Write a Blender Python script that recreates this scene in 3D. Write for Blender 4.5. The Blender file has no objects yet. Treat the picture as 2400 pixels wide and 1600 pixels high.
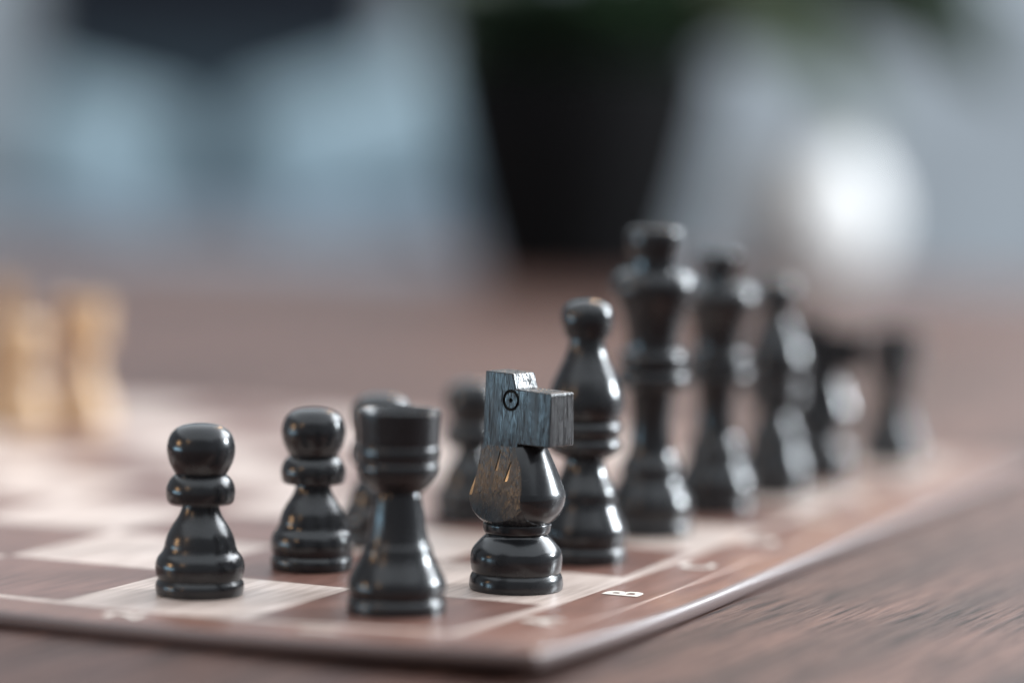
import bpy, bmesh, math, random
from mathutils import Vector, Matrix
random.seed(7)
S = 0.04            # one board square in metres; everything below is given in squares
ZB = 0.075          # board thickness in squares; the table top is z = 0
sc = bpy.context.scene
C = sc.collection

# ------------------------------------------------------------------ camera
CAM = Vector((-10.385, -4.9934, 2.1372 + ZB))
YAW, PIT, ROL = 0.42656, -0.07199, 0.01841
fwd = Vector((math.cos(YAW) * math.cos(PIT), math.sin(YAW) * math.cos(PIT), math.sin(PIT)))
rgt = Vector((math.sin(YAW), -math.cos(YAW), 0))
upv = rgt.cross(fwd)
r2 = rgt * math.cos(ROL) + upv * math.sin(ROL)
u2 = upv * math.cos(ROL) - rgt * math.sin(ROL)
cd = bpy.data.cameras.new('camera')
cam = bpy.data.objects.new('camera', cd)
C.objects.link(cam)
sc.camera = cam
M = Matrix((r2, u2, -fwd)).transposed().to_4x4()
M.translation = CAM * S
cam.matrix_world = M
cd.sensor_width = 36
cd.lens = 36 * 6282.0 / 2400
cd.clip_start = 0.02
cd.clip_end = 60
cd.dof.use_dof = True
cd.dof.focus_distance = 12.95 * S
cd.dof.aperture_fstop = 3.36
# a ground frame that looks the way the camera faces, for the far end of the room
GF = Vector((math.cos(YAW), math.sin(YAW), 0))
def room(r, d, z=0.0):
    p = Vector((CAM.x, CAM.y, 0)) + rgt * r + GF * d
    return Vector((p.x, p.y, z))

# ------------------------------------------------------------------ light
world = bpy.data.worlds.new('World')
sc.world = world
world.use_nodes = True
bg = world.node_tree.nodes['Background']
bg.inputs['Color'].default_value = (0.80, 0.86, 0.95, 1)
bg.inputs['Strength'].default_value = 0.20

def area(name, pos, target, sx, sy, power, col):
    l = bpy.data.lights.new(name, 'AREA')
    l.shape = 'RECTANGLE'
    l.size, l.size_y = sx, sy
    l.energy = power
    l.color = col
    o = bpy.data.objects.new(name, l)
    C.objects.link(o)
    o.location = pos
    o.rotation_euler = (Vector(target) - Vector(pos)).to_track_quat('-Z', 'Y').to_euler()
    return o
def bulb(name, pos, power, col, rad):
    l = bpy.data.lights.new(name, 'POINT')
    l.energy = power
    l.color = col
    l.shadow_soft_size = rad
    o = bpy.data.objects.new(name, l)
    C.objects.link(o)
    o.location = pos
    return o
PC = room(0.0, 13.0, 0.5) * S       # middle of the pieces
def around(r, u, d, dist):           # direction right / up / away from camera
    v = (rgt * r + Vector((0, 0, 1)) * u + GF * d).normalized()
    return PC + v * dist
area('window_right', around(.90, .30, .30, 2.0), PC, 0.16, 0.20, 34, (.86, .94, 1))
area('window_far', around(.66, .52, .55, 3.0), PC, 2.4, 1.2, 75, (.90, .95, 1))
area('window_left', around(-.97, -.01, -.17, 1.9), PC, 1.0, 0.34, 8.5, (.48, .78, 1))
ceil = area('ceiling_bounce', PC + GF * 2.2 + Vector((0, 0, 2.0)), PC + GF * 2.2, 5.0, 9.0, 108, (.87, .94, 1))
ceil.rotation_euler = (0, 0, YAW - math.pi / 2)
area('warm_lamp_side', around(-.95, .26, -.17, 1.9), PC, .26, .16, 2.9, (1, .58, .27))
bulb('warm_lamp_near', around(-.62, .46, -.62, 2.1), 5, (1, .58, .28), .05)
bulb('warm_lamp_far', around(.12, .46, .88, 2.6), 8, (1, .60, .32), .06)

vs = sc.view_settings
vs.view_transform = 'Standard'
vs.look = 'None'
vs.exposure = 0.7
vs.gamma = 1.0
vs.use_curve_mapping = False
sc.cycles.use_denoising = True
sc.cycles.max_bounces = 8

# ------------------------------------------------------------------ materials
def mat(name, col, rough=0.5, spec=0.5, coat=0.0, coat_rough=0.1):
    m = bpy.data.materials.new(name)
    m.use_nodes = True
    b = m.node_tree.nodes['Principled BSDF']
    b.inputs['Base Color'].default_value = (*col, 1)
    b.inputs['Roughness'].default_value = rough
    b.inputs['Specular IOR Level'].default_value = spec
    b.inputs['Coat Weight'].default_value = coat
    b.inputs['Coat Roughness'].default_value = coat_rough
    return m, m.node_tree.nodes, m.node_tree.links, b
def noise(N, L, scale, stretch=(1, 1, 1), detail=4, rot=(0, 0, 0), rough=.55, coord='Object'):
    tc = N.new('ShaderNodeTexCoord')
    mp = N.new('ShaderNodeMapping')
    mp.inputs['Scale'].default_value = stretch
    mp.inputs['Rotation'].default_value = rot
    n = N.new('ShaderNodeTexNoise')
    n.inputs['Scale'].default_value = scale
    n.inputs['Detail'].default_value = detail
    n.inputs['Roughness'].default_value = rough
    L.new(tc.outputs[coord], mp.inputs[0])
    L.new(mp.outputs[0], n.inputs['Vector'])
    return n
def ramp(N, L, src, stops):
    r = N.new('ShaderNodeValToRGB')
    e = r.color_ramp.elements
    while len(e) < len(stops):
        e.new(0.5)
    for k, (p, c) in enumerate(stops):
        e[k].position = p
        e[k].color = (*c, 1) if len(c) == 3 else c
    L.new(src, r.inputs[0])
    return r
def bump(N, L, b, src, strength, dist):
    bp = N.new('ShaderNodeBump')
    bp.inputs['Strength'].default_value = strength
    bp.inputs['Distance'].default_value = dist
    L.new(src, bp.inputs['Height'])
    L.new(bp.outputs[0], b.inputs['Normal'])
    return bp
def mixc(N, L, f, a, b, mode='MIX'):
    m = N.new('ShaderNodeMix')
    m.data_type = 'RGBA'
    m.blend_type = mode
    for s, v in ((m.inputs[0], f), (m.inputs[6], a), (m.inputs[7], b)):
        if isinstance(v, (int, float)):
            s.default_value = v
        elif isinstance(v, tuple):
            s.default_value = (*v, 1)
        else:
            L.new(v, s)
    return m.outputs[2]

def lacquer(name, col, grain=False, rough=.21, relief=.75):
    m, N, L, b = mat(name, col, rough, .5)
    if grain:
        n = noise(N, L, *grain, 3)
        bump(N, L, b, n.outputs['Fac'], relief, .0005)
        r = noise(N, L, 500, (1, 1, .2), 2)
        rr = ramp(N, L, r.outputs['Fac'], [(.35, (.20,) * 3), (.7, (.38,) * 3)])
        L.new(rr.outputs[0], b.inputs['Roughness'])
    else:
        n = noise(N, L, 260, (1, 1, .6), 3)
        bump(N, L, b, n.outputs['Fac'], .10, .0004)
        r = noise(N, L, 140, (1, 1, 1), 4)
        rr = ramp(N, L, r.outputs['Fac'], [(.35, (rough * .8,) * 3), (.7, (rough * 1.5,) * 3)])
        L.new(rr.outputs[0], b.inputs['Roughness'])
    return m
M_BLACK = lacquer('black_lacquer', (.014, .0145, .016))
M_KBASE = lacquer('black_lacquer_uneven', (.014, .0145, .016), rough=.2)
M_KHEAD = lacquer('black_lacquer_open_grain', (.016, .0165, .018), (1000, (1, 1, .11)))
M_KMANE = lacquer('black_lacquer_rough_mane', (.016, .0165, .018), (1400, (1, 1, .40)), relief=.55)
M_GROOVE = mat('groove_black', (.004, .004, .004), .6, .2)[0]
M_TAN = lacquer('boxwood', (.53, .34, .19), rough=.35)

def veneer(name, c0, c1, c2, rough=.36, along=(.14, 1, 1), scale=420, spec=.45):
    m, N, L, b = mat(name, c1, rough, spec)
    n = noise(N, L, scale, along, 5, coord='Object')
    r = ramp(N, L, n.outputs['Fac'], [(.32, c0), (.52, c1), (.68, c2)])
    big = noise(N, L, 22, (.6, 1, 1), 2)
    rb = ramp(N, L, big.outputs['Fac'], [(.3, (.90, .88, .87)), (.7, (1.06, 1.05, 1.05))])
    o = mixc(N, L, 1.0, r.outputs[0], rb.outputs[0], 'MULTIPLY')
    # fine pale dust lying on the print
    d = noise(N, L, 2600, (1, 1, 1), 2)
    dr = ramp(N, L, d.outputs['Fac'], [(.69, (0, 0, 0)), (.73, (1, 1, 1))])
    dm = N.new('ShaderNodeMath')
    dm.operation = 'MULTIPLY'
    dm.inputs[1].default_value = .35
    L.new(dr.outputs[0], dm.inputs[0])
    o = mixc(N, L, dm.outputs[0], o, (.62, .52, .48))
    L.new(o, b.inputs['Base Color'])
    bump(N, L, b, n.outputs['Fac'], .18, .0003)
    return m
M_LIGHT = veneer('maple_print', (.40, .315, .27), (.55, .45, .395), (.62, .52, .465), scale=620, along=(.07, 1, 1))
M_DARK = veneer('mahogany_print', (.125, .060, .046), (.165, .083, .064), (.20, .104, .082))
M_BORDER = veneer('mahogany_border', (.150, .072, .052), (.205, .103, .076), (.25, .130, .098))
M_LINE = veneer('pale_line', (.36, .25, .21), (.45, .33, .28), (.52, .40, .35))
M_PRINT = mat('cream_print', (.78, .70, .62), .4, .4)[0]
M_EDGE = mat('board_edge', (.115, .075, .068), .30, .5)[0]

def table_material():
    m, N, L, b = mat('dark_oak', (.12, .07, .05), .5, .28)
    rot = (0, 0, math.radians(6))
    n = noise(N, L, 55, (.07, 1, 1), 6, rot, .62)
    r = ramp(N, L, n.outputs['Fac'], [(.30, (.024, .012, .010)), (.44, (.064, .030, .023)), (.58, (.114, .055, .041)), (.75, (.165, .088, .068))])
    n2 = noise(N, L, 650, (.055, 1, 1), 5, rot, .65)
    r2_ = ramp(N, L, n2.outputs['Fac'], [(.38, (.20, .18, .18)), (.50, (.92, .92, .92)), (.68, (1.3, 1.26, 1.24))])
    o = mixc(N, L, 1.0, r.outputs[0], r2_.outputs[0], 'MULTIPLY')
    L.new(o, b.inputs['Base Color'])
    bump(N, L, b, n2.outputs['Fac'], .5, .0006)
    rr = ramp(N, L, n2.outputs['Fac'], [(.3, (.7,) * 3), (.6, (.46,) * 3)])
    L.new(rr.outputs[0], b.inputs['Roughness'])
    return m
M_TABLE = table_material()

def cloth(name, col, sc_=60):
    m, N, L, b = mat(name, col, .9, .2)
    n = noise(N, L, sc_, (1, 1, 1), 3)
    r = ramp(N, L, n.outputs['Fac'], [(.3, tuple(c * .82 for c in col)), (.7, tuple(min(1, c * 1.12) for c in col))])
    L.new(r.outputs[0], b.inputs['Base Color'])
    bump(N, L, b, n.outputs['Fac'], .2, .004)
    return m
M_WALL = cloth('pale_wall_paint', (.60, .66, .70), 3)
M_FLOOR = cloth('grey_floor', (.30, .28, .29), 4)
M_SOFA = cloth('slate_fabric', (.048, .070, .085))
M_SEAT = cloth('grey_blue_fabric', (.34, .385, .44))
M_CUSH = cloth('pale_blue_fabric', (.47, .61, .67))
M_PANEL = mat('dark_panel', (.016, .021, .030), .6, .15)[0]
M_FRAME = mat('panel_frame', (.03, .035, .045), .4, .4)[0]
M_POT = mat('black_pot', (.004, .004, .0045), .7, .1)[0]
M_SOIL = cloth('dark_soil', (.018, .015, .010), 300)
M_WHITE = mat('white_glaze', (.68, .67, .655), .6, .3)[0]
def leaf_mat(name, a, b_):
    m, N, L, b = mat(name, a, .42, .5)
    n = noise(N, L, 40, (1, 1, 1), 3)
    r = ramp(N, L, n.outputs['Fac'], [(.35, a), (.65, b_)])
    L.new(r.outputs[0], b.inputs['Base Color'])
    b.inputs['Subsurface Weight'].default_value = 0
    return m
M_LEAF = leaf_mat('leaf_green', (.055, .092, .060), (.085, .135, .080))
M_LEAF2 = leaf_mat('leaf_pale', (.24, .32, .24), (.34, .42, .30))
M_STEM = mat('stem_green', (.05, .09, .03), .5)[0]

# ------------------------------------------------------------------ mesh helpers
def finish(name, bm, material, parent=None, smooth=None, merge=True):
    if merge:
        bmesh.ops.remove_doubles(bm, verts=bm.verts, dist=1e-7)
    bmesh.ops.recalc_face_normals(bm, faces=bm.faces)
    me = bpy.data.meshes.new(name)
    bm.to_mesh(me)
    bm.free()
    if smooth is not None:
        for p in me.polygons:
            p.use_smooth = True
        me.set_sharp_from_angle(angle=math.radians(smooth))
    me.materials.append(material)
    o = bpy.data.objects.new(name, me)
    C.objects.link(o)
    if parent:
        o.parent = parent
    return o
def tag(o, label=None, cat=None, group=None, kind=None):
    for k, v in (('label', label), ('category', cat), ('group', group), ('kind', kind)):
        if v:
            o[k] = v
    return o
def thing(name, loc, label, cat, group=None, rz=0.0):
    o = bpy.data.objects.new(name, None)
    o.empty_display_size = .01
    C.objects.link(o)
    o.location = Vector(loc) * S
    o.rotation_euler = (0, 0, rz)
    return tag(o, label, cat, group)
def curve(pts, n=6):
    """profile (r, z[, 1 = corner]) resampled as a smooth line between corners"""
    out, seg, runs = [], [pts[0]], []
    for p in pts[1:]:
        seg.append(p)
        if len(p) > 2 and p[2]:
            runs.append(seg)
            seg = [p]
    if len(seg) > 1:
        runs.append(seg)
    for run in runs:
        P = [Vector(p[:2]) for p in run]
        if len(P) == 2:
            sm = P
        else:
            Q = [P[0] * 2 - P[1]] + P + [P[-1] * 2 - P[-2]]
            sm = []
            for i in range(1, len(Q) - 2):
                a, b, c, d = Q[i - 1:i + 3]
                for k in range(n):
                    t = k / n
                    sm.append(.5 * ((2 * b) + (c - a) * t + (2 * a - 5 * b + 4 * c - d) * t * t + (3 * b - a - 3 * c + d) * t ** 3))
            sm.append(P[-1])
        out += sm if not out else sm[1:]
    return [(max(v.x, 0), v.y) for v in out]
def lathe(pts, seg=72, cap0=False, cap1=False, n=6):
    bm = bmesh.new()
    rings = []
    for r, z in curve(pts, n):
        if r < 1e-5:
            rings.append([bm.verts.new((0, 0, z * S))])
        else:
            rings.append([bm.verts.new((r * S * math.cos(2 * math.pi * k / seg), r * S * math.sin(2 * math.pi * k / seg), z * S)) for k in range(seg)])
    for a, b in zip(rings, rings[1:]):
        for k in range(seg):
            k2 = (k + 1) % seg
            if len(a) == 1 and len(b) == 1:
                continue
            if len(a) == 1:
                bm.faces.new((a[0], b[k], b[k2]))
            elif len(b) == 1:
                bm.faces.new((a[k], a[k2], b[0]))
            else:
                bm.faces.new((a[k], a[k2], b[k2], b[k]))
    if cap0 and len(rings[0]) > 1:
        bm.faces.new(rings[0][::-1])
    if cap1 and len(rings[-1]) > 1:
        bm.faces.new(rings[-1])
    return bm
def prism(poly, h0, h1):
    """polygon in x-z pulled along y from h0 to h1"""
    bm = bmesh.new()
    a = [bm.verts.new((x * S, h0 * S, z * S)) for x, z in poly]
    b = [bm.verts.new((x * S, h1 * S, z * S)) for x, z in poly]
    bm.faces.new(a)
    bm.faces.new(b[::-1])
    for k in range(len(poly)):
        k2 = (k + 1) % len(poly)
        bm.faces.new((a[k], b[k], b[k2], a[k2]))
    return bm
def box(bm, x0, x1, y0, y1, z0, z1):
    v = [bm.verts.new((x * S, y * S, z * S)) for z in (z0, z1) for y in (y0, y1) for x in (x0, x1)]
    for f in ((0, 2, 3, 1), (4, 5, 7, 6), (0, 1, 5, 4), (2, 6, 7, 3), (0, 4, 6, 2), (1, 3, 7, 5)):
        bm.faces.new([v[i] for i in f])
    return v

# ------------------------------------------------------------------ table, floor, wall
def warp(x, y):     # the near corner of the card board curls up a little
    h = math.hypot(max(x + .7, 0), max(y + .7, 0))
    return .0375 * max(0, 2.5 - h) ** 2 / (2.5 - .99) ** 2

bm = bmesh.new()
box(bm, -24, 35, -26, 30, -1.0, 0)
bmesh.ops.bevel(bm, geom=bm.edges[:], offset=.12 * S, segments=3, affect='EDGES')
tbl = finish('table_top', bm, M_TABLE, smooth=40)
tbl.rotation_euler = (0, 0, math.radians(-4))
tag(tbl, kind='structure')

def slab(name, r0, r1, d0, d1, z0, z1, m):
    bm = bmesh.new()
    v = box(bm, 0, 1, 0, 1, 0, 1)
    for i, vv in enumerate(v):
        r = (r0, r1)[i & 1]; d = (d0, d1)[(i >> 1) & 1]; z = (z0, z1)[i >> 2]
        vv.co = room(r, d, z) * S
    return finish(name, bm, m)
FZ = -18.5
tag(slab('floor', -70, 70, -30, 190, FZ - 1, FZ, M_FLOOR), kind='structure')
tag(slab('back_wall', -70, 70, 178, 181, FZ, 50, M_WALL), kind='structure')

# ------------------------------------------------------------------ chess board
XL, XR, YR, YL = -.40, 8.40, -.60, 8.60
board = thing('chess_board', (0, 0, 0), 'flat brown and cream chess board with lettered border on wooden table', 'chess board')
def sheet(name, x0, x1, y0, y1, z, m, parent, nx=5, ny=5, th=.003):
    bm = bmesh.new()
    g = [[bm.verts.new(((x0 + (x1 - x0) * i / nx) * S, (y0 + (y1 - y0) * j / ny) * S,
          (z + warp(x0 + (x1 - x0) * i / nx, y0 + (y1 - y0) * j / ny)) * S)) for j in range(ny + 1)] for i in range(nx + 1)]
    for i in range(nx):
        for j in range(ny):
            bm.faces.new((g[i][j], g[i + 1][j], g[i + 1][j + 1], g[i][j + 1]))
    ring = [g[i][0] for i in range(nx)] + [g[nx][j] for j in range(ny)] + [g[i][ny] for i in range(nx, 0, -1)] + [g[0][j] for j in range(ny, 0, -1)]
    low = [bm.verts.new((v.co.x, v.co.y, v.co.z - th * S)) for v in ring]
    for k in range(len(ring)):
        k2 = (k + 1) % len(ring)
        bm.faces.new((ring[k], low[k], low[k2], ring[k2]))
    return finish(name, bm, m, parent, smooth=30)
# card: rounded edge all round, top carries the border print
def card():
    bm = bmesh.new()
    nx, ny = 60, 60
    def ring_pts(inset, z):
        out = []
        x0, x1, y0, y1 = XL + inset, XR - inset, YR + inset, YL - inset
        for k in range(nx): out.append((x0 + (x1 - x0) * k / nx, y0, z))
        for k in range(ny): out.append((x1, y0 + (y1 - y0) * k / ny, z))
        for k in range(nx): out.append((x1 - (x1 - x0) * k / nx, y1, z))
        for k in range(ny): out.append((x0, y1 - (y1 - y0) * k / ny, z))
        return [bm.verts.new((x * S, y * S, (z_ + warp(x, y)) * S)) for x, y, z_ in out]
    prof = [(.05, ZB), (.022, ZB - .004), (.006, ZB - .016), (0, ZB - .032), (0, .016), (.008, .005), (.02, .001)]
    rs = [ring_pts(*p) for p in prof]
    for a, b in zip(rs, rs[1:]):
        for k in range(len(a)):
            k2 = (k + 1) % len(a)
            bm.faces.new((a[k], b[k], b[k2], a[k2]))
    bm.faces.new(rs[-1][::-1])
    return finish('card_edge', bm, M_EDGE, board, smooth=50)
card()
Z1 = ZB + .0005
XI, XO, YI, YO = XL + .045, XR - .045, YR + .045, YL - .045
W = .066
for a in ((XI, XO, YI, -W), (XI, XO, 8 + W, YO), (XI, -W, -W, 8 + W), (8 + W, XO, -W, 8 + W)):
    sheet('border', *a, Z1, M_BORDER, board, 40 if a[1] - a[0] > 2 else 4, 40 if a[3] - a[2] > 2 else 4)
for a in ((-W, 8 + W, -W, 0), (-W, 8 + W, 8, 8 + W), (-W, 0, 0, 8), (8, 8 + W, 0, 8)):
    sheet('inlay_strip', *a, Z1 + .0004, M_LIGHT, board, 40 if a[1] - a[0] > 2 else 1, 40 if a[3] - a[2] > 2 else 1)
for a in ((XI, XO, -.383, -.370), (XI, XO, 8.370, 8.383)):
    sheet('border_line', *a, Z1 + .002, M_LINE, board, 48, 1)
for i in range(8):
    for j in range(8):
        sheet('square', i, i + 1, j, j + 1, Z1 + (.0002 if (i + j) % 2 else .0007), M_LIGHT if (i + j) % 2 else M_DARK, board)
def glyph(ch, x, y, h=.185):
    cu = bpy.data.curves.new('glyph', 'FONT')
    cu.body = ch
    cu.align_x = 'CENTER'
    cu.size = 1
    cu.offset = .028
    o = bpy.data.objects.new('glyph', cu)
    C.objects.link(o)
    me = bpy.data.meshes.new_from_object(o)
    bpy.data.objects.remove(o)
    ys = [v.co.y for v in me.vertices]
    lo, hi = min(ys), max(ys)
    for v in me.vertices:
        gx = x + v.co.x * h / (hi - lo)
        gy = y + ((v.co.y - lo) / (hi - lo) - .5) * h
        v.co = Vector((gx, gy, ZB + .0040 + warp(gx, gy))) * S
    me.materials.clear()
    me.materials.append(M_PRINT)
    me.name = 'letter' if ch.isalpha() else 'number'
    ob = bpy.data.objects.new('letter' if ch.isalpha() else 'number', me)
    C.objects.link(ob)
    ob.parent = board
for k, ch in enumerate('ABCDEFGH'):
    glyph(ch, k + .52, -.20)
    glyph(ch, k + .52, 8.20)
for k in range(8):
    glyph(str(k + 1), -.19, k + .54)
    glyph(str(k + 1), 8.19, k + .54)

# ------------------------------------------------------------------ turned pieces
def turned(root, parts, material):
    for k, (name, pts) in enumerate(parts):
        finish(name, lathe(pts, cap0=(k == 0)), material, root, smooth=42)
def make_pawn(material):
    t = thing('chess_pawn', (0, 0, 0), '', 'pawn')
    turned(t, [
        ('base', [(.198, 0, 1), (.2045, .006), (.2095, .03), (.2085, .052), (.200, .068, 1), (.1965, .074)]),
        ('body', [(.1965, .074, 1), (.205, .088), (.2105, .118), (.2095, .148), (.199, .178), (.180, .203), (.1705, .226), (.166, .248), (.154, .287), (.133, .325), (.112, .357), (.097, .386), (.0875, .416), (.086, .434, 1)]),
        ('collar', [(.086, .434, 1), (.142, .434), (.152, .439), (.158, .450), (.1635, .483), (.161, .510), (.150, .538), (.135, .558), (.1195, .570, 1)]),
        ('head', [(.1195, .570, 1), (.132, .592), (.150, .630), (.1605, .675), (.159, .715), (.144, .760), (.110, .793), (.062, .809), (0, .8135)])], material)
    return t
def make_rook(material):
    t = thing('chess_rook', (0, 0, 0), '', 'rook')
    turned(t, [
        ('base', [(.222, 0, 1), (.2265, .006), (.2275, .03), (.2255, .054), (.215, .068, 1), (.2125, .074)]),
        ('body', [(.2125, .074, 1), (.220, .088), (.2265, .116), (.222, .150), (.200, .195), (.176, .240), (.163, .275), (.160, .290), (.155, .305), (.143, .330), (.131, .390), (.119, .470), (.109, .530), (.104, .548, 1)]),
        ('collar', [(.104, .548, 1), (.125, .562), (.158, .595), (.183, .632), (.1895, .658), (.1875, .680), (.181, .692, 1), (.1875, .700), (.191, .728), (.189, .756), (.182, .768, 1)]),
        ('crown', [(.182, .768, 1), (.188, .775), (.190, .800), (.194, .915), (.190, .926), (.180, .930), (.168, .926), (.158, .910), (.140, .885), (.08, .872), (0, .868)])], material)
    return t
def make_bishop(material):
    t = thing('chess_bishop', (0, 0, 0), '', 'bishop')
    turned(t, [
        ('base', [(.220, 0, 1), (.226, .008), (.2275, .035), (.225, .06), (.213, .074, 1), (.210, .08)]),
        ('body', [(.210, .08, 1), (.219, .096), (.2285, .140), (.224, .180), (.205, .225), (.180, .280), (.170, .315), (.171, .350), (.164, .375), (.146, .410), (.124, .455), (.108, .500), (.104, .530, 1)]),
        ('collar', [(.104, .530, 1), (.135, .545), (.176, .570), (.190, .592), (.192, .612), (.184, .632), (.170, .644, 1), (.180, .656), (.193, .680), (.193, .704), (.182, .724), (.168, .735, 1)]),
        ('neck', [(.168, .735, 1), (.182, .755), (.198, .795), (.200, .835), (.191, .880), (.170, .940), (.142, 1.000), (.115, 1.060), (.098, 1.110), (.092, 1.160, 1)]),
        ('head', [(.092, 1.160, 1), (.110, 1.163), (.117, 1.176), (.131, 1.220), (.136, 1.260), (.128, 1.305), (.100, 1.340), (.055, 1.357), (0, 1.362)])], material)
    return t
def make_royal(name, cat, k, fin_r, fin_h, material):
    t = thing(name, (0, 0, 0), '', cat)
    def z(p): return [(q[0], q[1] if q[1] < .40 else .40 + (q[1] - .40) * k, *q[2:]) for q in p]
    turned(t, [
        ('base', z([(.226, 0, 1), (.233, .008), (.2345, .035), (.232, .06), (.218, .076, 1), (.214, .082)])),
        ('body', z([(.214, .082, 1), (.225, .10), (.236, .150), (.230, .190), (.205, .245), (.176, .300), (.166, .335), (.170, .365), (.166, .392), (.148, .42), (.126, .475), (.116, .560), (.113, .650), (.121, .740), (.128, .795, 1)])),
        ('collar', z([(.128, .795, 1), (.170, .810), (.203, .835), (.210, .868), (.200, .900), (.168, .918, 1), (.178, .930), (.190, .955), (.190, .990), (.178, 1.018), (.150, 1.035, 1)])),
        ('shoulder', z([(.150, 1.035, 1), (.148, 1.08), (.157, 1.15), (.173, 1.215), (.200, 1.27), (.226, 1.315), (.239, 1.362), (.235, 1.408), (.213, 1.447), (.172, 1.472), (.12, 1.482, 1)])),
    ], material)
    zt = .40 + (1.482 - .40) * k
    finish('finial', lathe([(fin_r * .86, zt, 1), (fin_r * .86, zt + fin_h * .30), (fin_r, zt + fin_h * .52), (fin_r * 1.02, zt + fin_h * .86), (fin_r * .92, zt + fin_h * .97), (fin_r * .7, zt + fin_h), (0, zt + fin_h)]), material, t, smooth=42)
    return t

# ---- knight: a turned base and chest with a flat-sided carved head (faces +x before turning)
def boolean(o, other, op):
    m = o.modifiers.new('b', 'BOOLEAN')
    m.operation = op
    m.solver = 'EXACT'
    m.material_mode = 'TRANSFER'
    m.object = other
    dg = bpy.context.evaluated_depsgraph_get()
    me = bpy.data.meshes.new_from_object(o.evaluated_get(dg))
    o.modifiers.clear()
    o.data = me
    bpy.data.objects.remove(other)
def make_knight(mb, mh, mm):
    t = thing('chess_knight', (0, 0, 0), '', 'knight')
    finish('base', lathe([(.220, 0, 1), (.2265, .006), (.2295, .026), (.2265, .052), (.2215, .068), (.214, .080, 1), (.2125, .084)], cap0=True), mb, t, smooth=42)
    finish('body', lathe([(.2125, .084, 1), (.220, .100), (.2255, .145), (.2215, .180), (.209, .205), (.180, .238), (.157, .260), (.150, .272, 1), (.158, .276), (.164, .290), (.165, .318), (.160, .328, 1)]), mb, t, smooth=42)
    # the cheeks are planed nearly upright, the mane below flares outwards
    ZS = .700
    def d_head(z): return .0865 + (.92 - z) * .035
    def d_mane(z): return d_head(ZS) + .001 + (ZS - z) * .14 + (ZS - z) ** 2 * .33
    def plane_cut(bm, dp, inset=0.0):
        for s in (-1, 1):
            z0, z1 = .3, .9
            a = Vector((0, s * (dp(z0) - inset), z0)) * S
            n = Vector((0, s * (z1 - z0), dp(z0) - dp(z1))).normalized()
            r = bmesh.ops.bisect_plane(bm, geom=bm.verts[:] + bm.edges[:] + bm.faces[:], plane_co=a, plane_no=n, clear_outer=True)
            ed = [e for e in r['geom_cut'] if isinstance(e, bmesh.types.BMEdge)]
            if ed:
                bmesh.ops.holes_fill(bm, edges=ed, sides=0)
    def applied(o):
        me = bpy.data.meshes.new_from_object(o.evaluated_get(bpy.context.evaluated_depsgraph_get()))
        o.modifiers.clear()
        o.data = me
    def soften(o, w=.006):
        bv = o.modifiers.new('soft_edges', 'BEVEL')
        bv.width = w * S
        bv.segments = 2
        bv.limit_method = 'ANGLE'
        bv.angle_limit = math.radians(35)
        applied(o)
    bowl = [(.160, .328, 1), (.185, .345), (.212, .378), (.228, .415), (.2345, .452)]
    bm = lathe(bowl + [(.2315, .475, 1), (.207, .540), (.178, .610), (.150, .670), (.132, .705, 1), (0, .72)], cap0=True)
    bmesh.ops.remove_doubles(bm, verts=bm.verts, dist=1e-7)
    chest = finish('chest', bm, mb, t)
    poly = [(-.150, .655), (-.149, .90), (-.149, 1.058), (.024, 1.054), (.046, .980), (.262, .974), (.269, .966), (.268, .722), (.260, .714), (.072, .716), (.070, .655)]
    bm = prism(poly, -.34, .34)
    bmesh.ops.remove_doubles(bm, verts=bm.verts, dist=1e-7)
    plane_cut(bm, d_head)
    hd = finish('head', bm, mh, t)
    soften(hd)
    def lerp(tab, z):
        for (z0, a), (z1, b) in zip(tab, tab[1:]):
            if z <= z1:
                return a + (b - a) * (z - z0) / (z1 - z0)
        return tab[-1][1]
    back = [(.30, -.30), (.40, -.30), (.46, -.165), (.58, -.160), (ZS, -.153)]
    front = [(.30, .165), (.475, .160), (.54, .148), (.61, .125), (ZS, .074)]
    bm = bmesh.new()
    rows = []
    for k in range(21):
        z = .30 + (ZS - .30) * k / 20
        d = d_mane(z)
        rows.append([bm.verts.new(Vector((x, y, z)) * S) for x, y in ((lerp(back, z), -d), (lerp(front, z), -d), (lerp(front, z), d), (lerp(back, z), d))])
    bm.faces.new(rows[0][::-1])
    bm.faces.new(rows[-1])
    for p, q in zip(rows, rows[1:]):
        for k in range(4):
            bm.faces.new((p[k], p[(k + 1) % 4], q[(k + 1) % 4], q[k]))
    mn = finish('mane', bm, mm, t)
    for s in (-1, 1):                   # the chest is cut away where the mane lies
        bm = bmesh.new()
        rows = []
        for k in range(25):
            z = .30 + .44 * k / 24
            d = d_mane(z) - .004
            rows.append([bm.verts.new(Vector((x, s * y, z)) * S) for x, y in ((-.4, d), (lerp(front, z) - .003, d), (lerp(front, z) - .003, .4), (-.4, .4))])
        bm.faces.new(rows[0][::-1])
        bm.faces.new(rows[-1])
        for p, q in zip(rows, rows[1:]):
            for k in range(4):
                bm.faces.new((p[k], p[(k + 1) % 4], q[(k + 1) % 4], q[k]))
        boolean(chest, finish('tool', bm, mb), 'DIFFERENCE')
    for p in chest.data.polygons:
        p.use_smooth = True
    chest.data.set_sharp_from_angle(angle=math.radians(32))
    env = lathe([(r + .002, z, *q) for r, z, *q in bowl] + [(.238, .50), (.36, .60), (.36, 1.2, 1), (0, 1.2)], cap0=True)
    boolean(mn, finish('tool', env, mm), 'INTERSECT')
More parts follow.
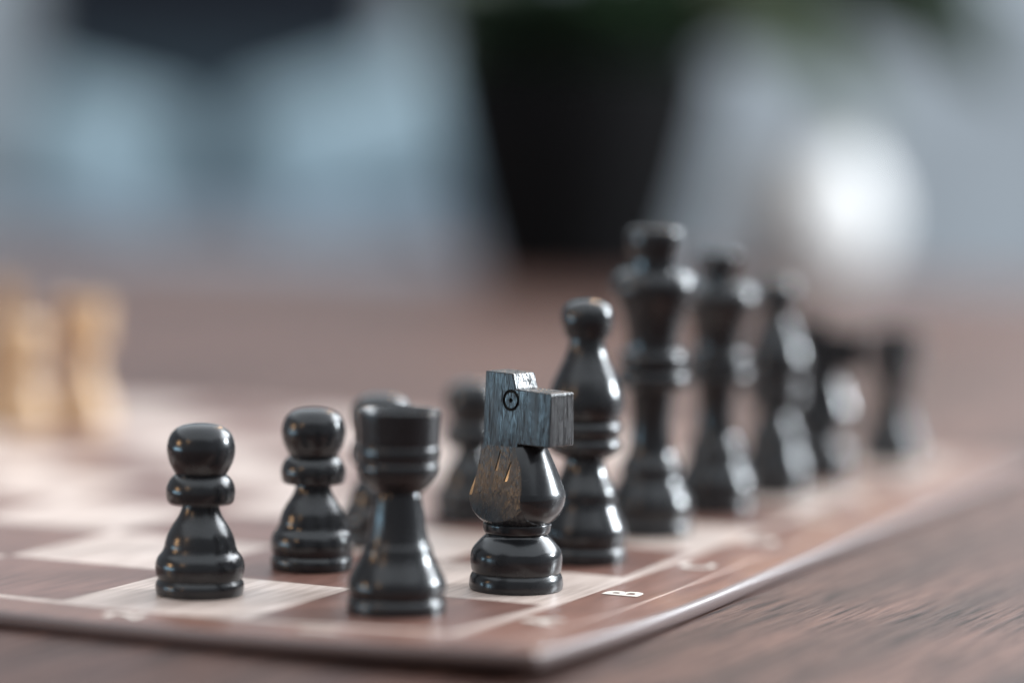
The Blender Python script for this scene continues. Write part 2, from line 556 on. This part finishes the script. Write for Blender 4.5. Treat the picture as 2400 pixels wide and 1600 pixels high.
    # carved eye rings and mane nicks on both cheeks
    for s in (-1, 1):
        bmt = bmesh.new()
        ez = .925
        c = Vector((.019, s * d_head(ez), ez)) * S
        R0, r0, n1, n2 = .045 * S, .0080 * S, 36, 8
        vv = [[bmt.verts.new(c + Vector(((R0 + r0 * math.cos(b)) * math.cos(a), r0 * math.sin(b), (R0 + r0 * math.cos(b)) * math.sin(a))))
               for b in [2 * math.pi * q / n2 for q in range(n2)]] for a in [2 * math.pi * q / n1 for q in range(n1)]]
        for i in range(n1):
            for j in range(n2):
                bmt.faces.new((vv[i][j], vv[(i + 1) % n1][j], vv[(i + 1) % n1][(j + 1) % n2], vv[i][(j + 1) % n2]))
        bmesh.ops.create_uvsphere(bmt, u_segments=12, v_segments=8, radius=.011 * S, matrix=Matrix.Translation(c))
        boolean(hd, finish('tool', bmt, M_GROOVE, merge=False), 'DIFFERENCE')
        for x0, z0, x1, z1, wd in ((-.030, .690, -.042, .575, .017), (.045, .635, .026, .530, .019)):
            bmt = bmesh.new()
            p = [Vector((x0, s * (d_mane(z0) - .001), z0)), Vector((x1 - wd * .8, s * (d_mane(z1) + .01), z1)), Vector((x1 + wd * .8, s * (d_mane(z1) + .01), z1)),
                 Vector((x0 - wd * .4, s * (d_mane(z0) + .012), z0)), Vector((x0 + wd * .4, s * (d_mane(z0) + .012), z0)), Vector((x1, s * (d_mane(z1) - .022), z1 + .012)), Vector(((x0 + x1) / 2, s * (d_mane((z0 + z1) / 2) - .026), (z0 + z1) / 2))]
            bmesh.ops.convex_hull(bmt, input=[bmt.verts.new(q * S) for q in p])
            boolean(mn, finish('tool', bmt, M_GROOVE, merge=False), 'DIFFERENCE')
    for p in mn.data.polygons:
        p.use_smooth = True
    mn.data.set_sharp_from_angle(angle=math.radians(20))
    return t

def dup(root, label, loc, rz=0.0, group=None, material=None):
    r = root.copy()
    C.objects.link(r)
    for ch in root.children:
        c = ch.copy()
        C.objects.link(c)
        c.parent = r
        if material:
            c.material_slots[0].link = 'OBJECT'
            c.material_slots[0].material = material
    return put(r, label, loc, rz, group)
def put(o, label, loc, rz=0.0, group=None):
    x, y = loc
    o.location = Vector((x, y, ZB + .0012 + warp(x, y))) * S
    o.rotation_euler = (0, 0, rz)
    o['label'] = label
    if group:
        o['group'] = group
    return o

pawn = make_pawn(M_BLACK)
rook = make_rook(M_BLACK)
bishop = make_bishop(M_BLACK)
king = make_royal('chess_king', 'king', 1.0, .150, .225, M_BLACK)
queen = make_royal('chess_queen', 'queen', .89, .115, .185, M_BLACK)
knight = make_knight(M_KBASE, M_KHEAD, M_KMANE)
FACE = YAW - math.pi / 2          # pointing straight to the right of the view
KN = FACE - math.radians(40)
GB = 'black chess pieces on the board'
put(pawn, 'black pawn on the light square beside the printed number 2', (.49, 1.554), 0, 'black pawns')
dup(pawn, 'black pawn on a dark square, second in the pawn row after the number 2', (1.448, 1.473), .7, 'black pawns')
dup(pawn, 'black pawn half hidden behind the rook on the corner square', (2.36, 1.56), 1.9, 'black pawns')
dup(pawn, 'black pawn half hidden behind the knight beside printed letter B', (3.42, 1.52), 2.6, 'black pawns')
put(rook, 'black rook with plain round top on the board corner square by letter A', (.468, .495), .4, 'black rooks')
dup(rook, 'black rook at the far end of the row, behind the other knight', (7.62, .28), 1.4, 'black rooks')
put(knight, 'black flat-headed knight with carved ring eye on the square by letter B', (1.40, .317), KN, 'black knights')
dup(knight, 'black knight second from the end of the row, before the last rook', (6.42, .42), KN + .62, 'black knights')
put(bishop, 'black bishop with round knob head standing directly behind the front knight', (2.40, .39), 0, 'black bishops')
dup(bishop, 'black bishop between the queen and the far knight', (5.52, .42), 1.1, 'black bishops')
put(king, 'tallest black piece, the king with wide drum finial', (3.50, .455))
put(queen, 'black queen with narrow finial, slightly shorter than the king beside it', (4.55, .455))
GT = 'pale wooden pieces on the far side'
dup(rook, 'blurred pale boxwood rook, outermost of the far pale pieces', (6.55, 6.25), 0, GT, M_TAN)
dup(pawn, 'blurred pale boxwood pawn between pale rook and pale knight', (6.08, 6.45), 0, GT, M_TAN)
dup(knight, 'blurred pale boxwood knight, tallest of the far pale pieces', (6.6, 6.98), KN + 2.4, GT, M_TAN)

# ------------------------------------------------------------------ plant, vase, sofa behind
POT = room(.98, 43.2)
pot = thing('potted_plant', POT, 'leafy green plant in a plain black pot on the table', 'plant')
finish('pot', lathe([(1.40, 0, 1), (1.48, .03), (1.58, .4), (1.98, 1.9), (2.28, 3.3), (2.30, 3.5, 1), (2.18, 3.5, 1), (2.12, 3.1)], cap0=True, seg=64), M_POT, pot, smooth=35)
finish('soil', lathe([(2.14, 3.15, 1), (1.0, 3.25), (0, 3.3)], seg=48), M_SOIL, pot, smooth=60)
def leaf(r0, z0, r1, z1, d1, width, m, sag=.5, st=.22, late=.8, roll=.95, name='leaf'):
    """blade from near the pot middle out to (right, height, depth)"""
    bm = bmesh.new()
    a = rgt * r0 + Vector((0, 0, z0))
    b = rgt * r1 + GF * d1 + Vector((0, 0, z1))
    side = (b - a).cross(Vector((0, 0, 1)))
    if side.length < .1:
        side = rgt.copy()
    side.normalize()
    up = side.cross(b - a).normalized()
    side, up = side * math.cos(roll) + up * math.sin(roll), up * math.cos(roll) - side * math.sin(roll)
    n = 14
    rows = []
    for k in range(n + 1):
        t = k / n
        c = a.lerp(b, t) + Vector((0, 0, 1)) * sag * 4 * t * (1 - t)
        w = .05 if t < st else width * math.sin(math.pi * ((t - st) / (1 - st)) ** late) * .5 + .01
        rows.append([bm.verts.new((c + side * w * q + up * (abs(q) * w * .35)) * S) for q in (-1, -.5, 0, .5, 1)])
    for p, q in zip(rows, rows[1:]):
        for k in range(4):
            bm.faces.new((p[k], p[k + 1], q[k + 1], q[k]))
    bmesh.ops.solidify(bm, geom=bm.faces[:], thickness=.02 * S)
    return finish(name, bm, m, pot, smooth=60, merge=False)
for a in [
    (.4, 3.2, 3.9, 4.2, .4, 1.7, M_LEAF, 1.0), (.3, 3.2, 5.1, 2.5, 1.2, 1.3, M_LEAF2, 1.7), (.2, 3.2, 6.9, 3.1, -.4, 1.5, M_LEAF, 2.8, .4, 1.7),
    (.2, 3.2, 6.7, 3.3, .3, 1.6, M_LEAF, 2.9, .45, 1.8), (.1, 3.2, 6.5, 3.4, -.9, 1.5, M_LEAF, 2.6, .45, 1.8),
    (.3, 3.2, 3.3, 4.3, -.7, 1.8, M_LEAF, .8), (.2, 3.2, 4.4, 2.8, -1.0, 1.2, M_LEAF2, 1.5), (-.2, 3.2, -2.6, 6.6, .2, 1.0, M_LEAF2, .5),
    (.2, 3.2, 4.9, 4.4, .8, 1.6, M_LEAF, 1.2), (.3, 3.2, 5.6, 3.7, 1.0, 1.5, M_LEAF, 2.5, .4, 1.5), (.2, 3.2, 3.0, 4.9, 1.0, 1.8, M_LEAF, .8)]:
    leaf(*a[:5], a[5] * 1.5, *a[6:])
for k in range(52):                       # the dense heart of the plant
    an = k * 2.4
    rr_ = .6 + 2.0 * math.sqrt(((k * 7) % 52) / 52)
    leaf(math.cos(an) * 1.0, 3.1, math.cos(an) * rr_ * 1.1, 4.0 + 2.0 * ((k * 11) % 52) / 52, math.sin(an) * rr_, 1.5 + .6 * ((k * 5) % 7) / 7, M_LEAF, .3, .03, .7, .5 + .9 * ((k * 3) % 5) / 5)

vase = thing('white_vase', room(4.95, 45.0), 'rounded white ceramic vase on the table to the side of the black pot', 'vase')
finish('vessel', lathe([(.62, 0, 1), (.80, .03), (1.16, .5), (1.30, 1.1), (1.22, 1.6), (.98, 2.0), (.88, 2.15), (.94, 2.32), (.90, 2.33), (.82, 2.15), (.86, 1.95)], cap0=True, seg=64), M_WHITE, vase, smooth=50)

def soft_box(name, r0, r1, d0, d1, z0, z1, m, parent, bev=.8, tilt=0.0, roll=0.0, puff=0.0):
    bm = bmesh.new()
    box(bm, -(r1 - r0) / 2, (r1 - r0) / 2, -(d1 - d0) / 2, (d1 - d0) / 2, -(z1 - z0) / 2, (z1 - z0) / 2)
    bmesh.ops.subdivide_edges(bm, edges=bm.edges[:], cuts=4, use_grid_fill=True)
    if puff:
        for v in bm.verts:
            fx = 1 - (2 * v.co.x / S / (r1 - r0)) ** 2
            fz = 1 - (2 * v.co.z / S / (z1 - z0)) ** 2
            v.co.y *= .25 + puff * math.sqrt(max(fx, 0) * max(fz, 0))
    o = finish(name, bm, m, parent, smooth=80)
    mod = o.modifiers.new('round', 'SUBSURF')
    mod.levels = mod.render_levels = 1
    # local axes: x = right, y = away
    o.matrix_basis = Matrix.Translation(Vector(((r0 + r1) / 2, (d0 + d1) / 2, (z0 + z1) / 2)) * S) @ Matrix.Rotation(roll, 4, 'Y') @ Matrix.Rotation(tilt, 4, 'X')
    return o
RZ = YAW - math.pi / 2
sofa = thing('sofa', room(0, 150, FZ), 'slate blue sofa with a pale grey-blue seat far behind the table', 'sofa', None, RZ)
h = -FZ + CAM.z     # eye height above the floor
soft_box('backrest', -30.5, -4.2, 9, 14, 3, h + 4.6, M_SOFA, sofa)
soft_box('seat', -30.0, -3.0, -14, 9, 4, h - 4.6, M_SEAT, sofa)
soft_box('armrest', -3.4, 1.6, -14, 13, 1, h - 2.2, M_SEAT, sofa)
soft_box('plinth', -30.0, 1.0, -13, 13, 0, 4.2, M_SOFA, sofa)
cu = thing('cushion', room(-24.0, 152, FZ + h - 4.6), 'pale blue cushion leaning at the far end of the sofa', 'cushion', 'cushions on the sofa', RZ)
soft_box('cover', -4.6, 4.6, 2, 7, .1, 7.0, M_CUSH, cu, tilt=.25, roll=.25, puff=.9)
cu = thing('cushion', room(-8.4, 152, FZ + h - 4.6), 'pale blue cushion leaning by the armrest of the sofa', 'cushion', 'cushions on the sofa', RZ)
soft_box('cover', -7.0, 7.0, 2, 7, .1, 8.8, M_CUSH, cu, tilt=.25, roll=-.32, puff=.9)
pn = thing('wall_panel', room(-19, 177.6, FZ), 'large dark rectangular panel on the wall above the sofa', 'panel', None, RZ)
bm = bmesh.new()
box(bm, -12.6, 10.4, -.6, 0, h + 3.6, h + 24)
finish('panel_face', bm, M_PANEL, pn)
bm = bmesh.new()
for q in ((-13.2, -12.6, h + 3.0, h + 24.6), (10.4, 11.0, h + 3.0, h + 24.6)):
    box(bm, q[0], q[1], -.9, 0, q[2], q[3])
for q in ((h + 3.0, h + 3.6), (h + 24, h + 24.6)):
    box(bm, -12.6, 10.4, -.9, 0, q[0], q[1])
finish('panel_frame', bm, M_FRAME, pn, merge=False)
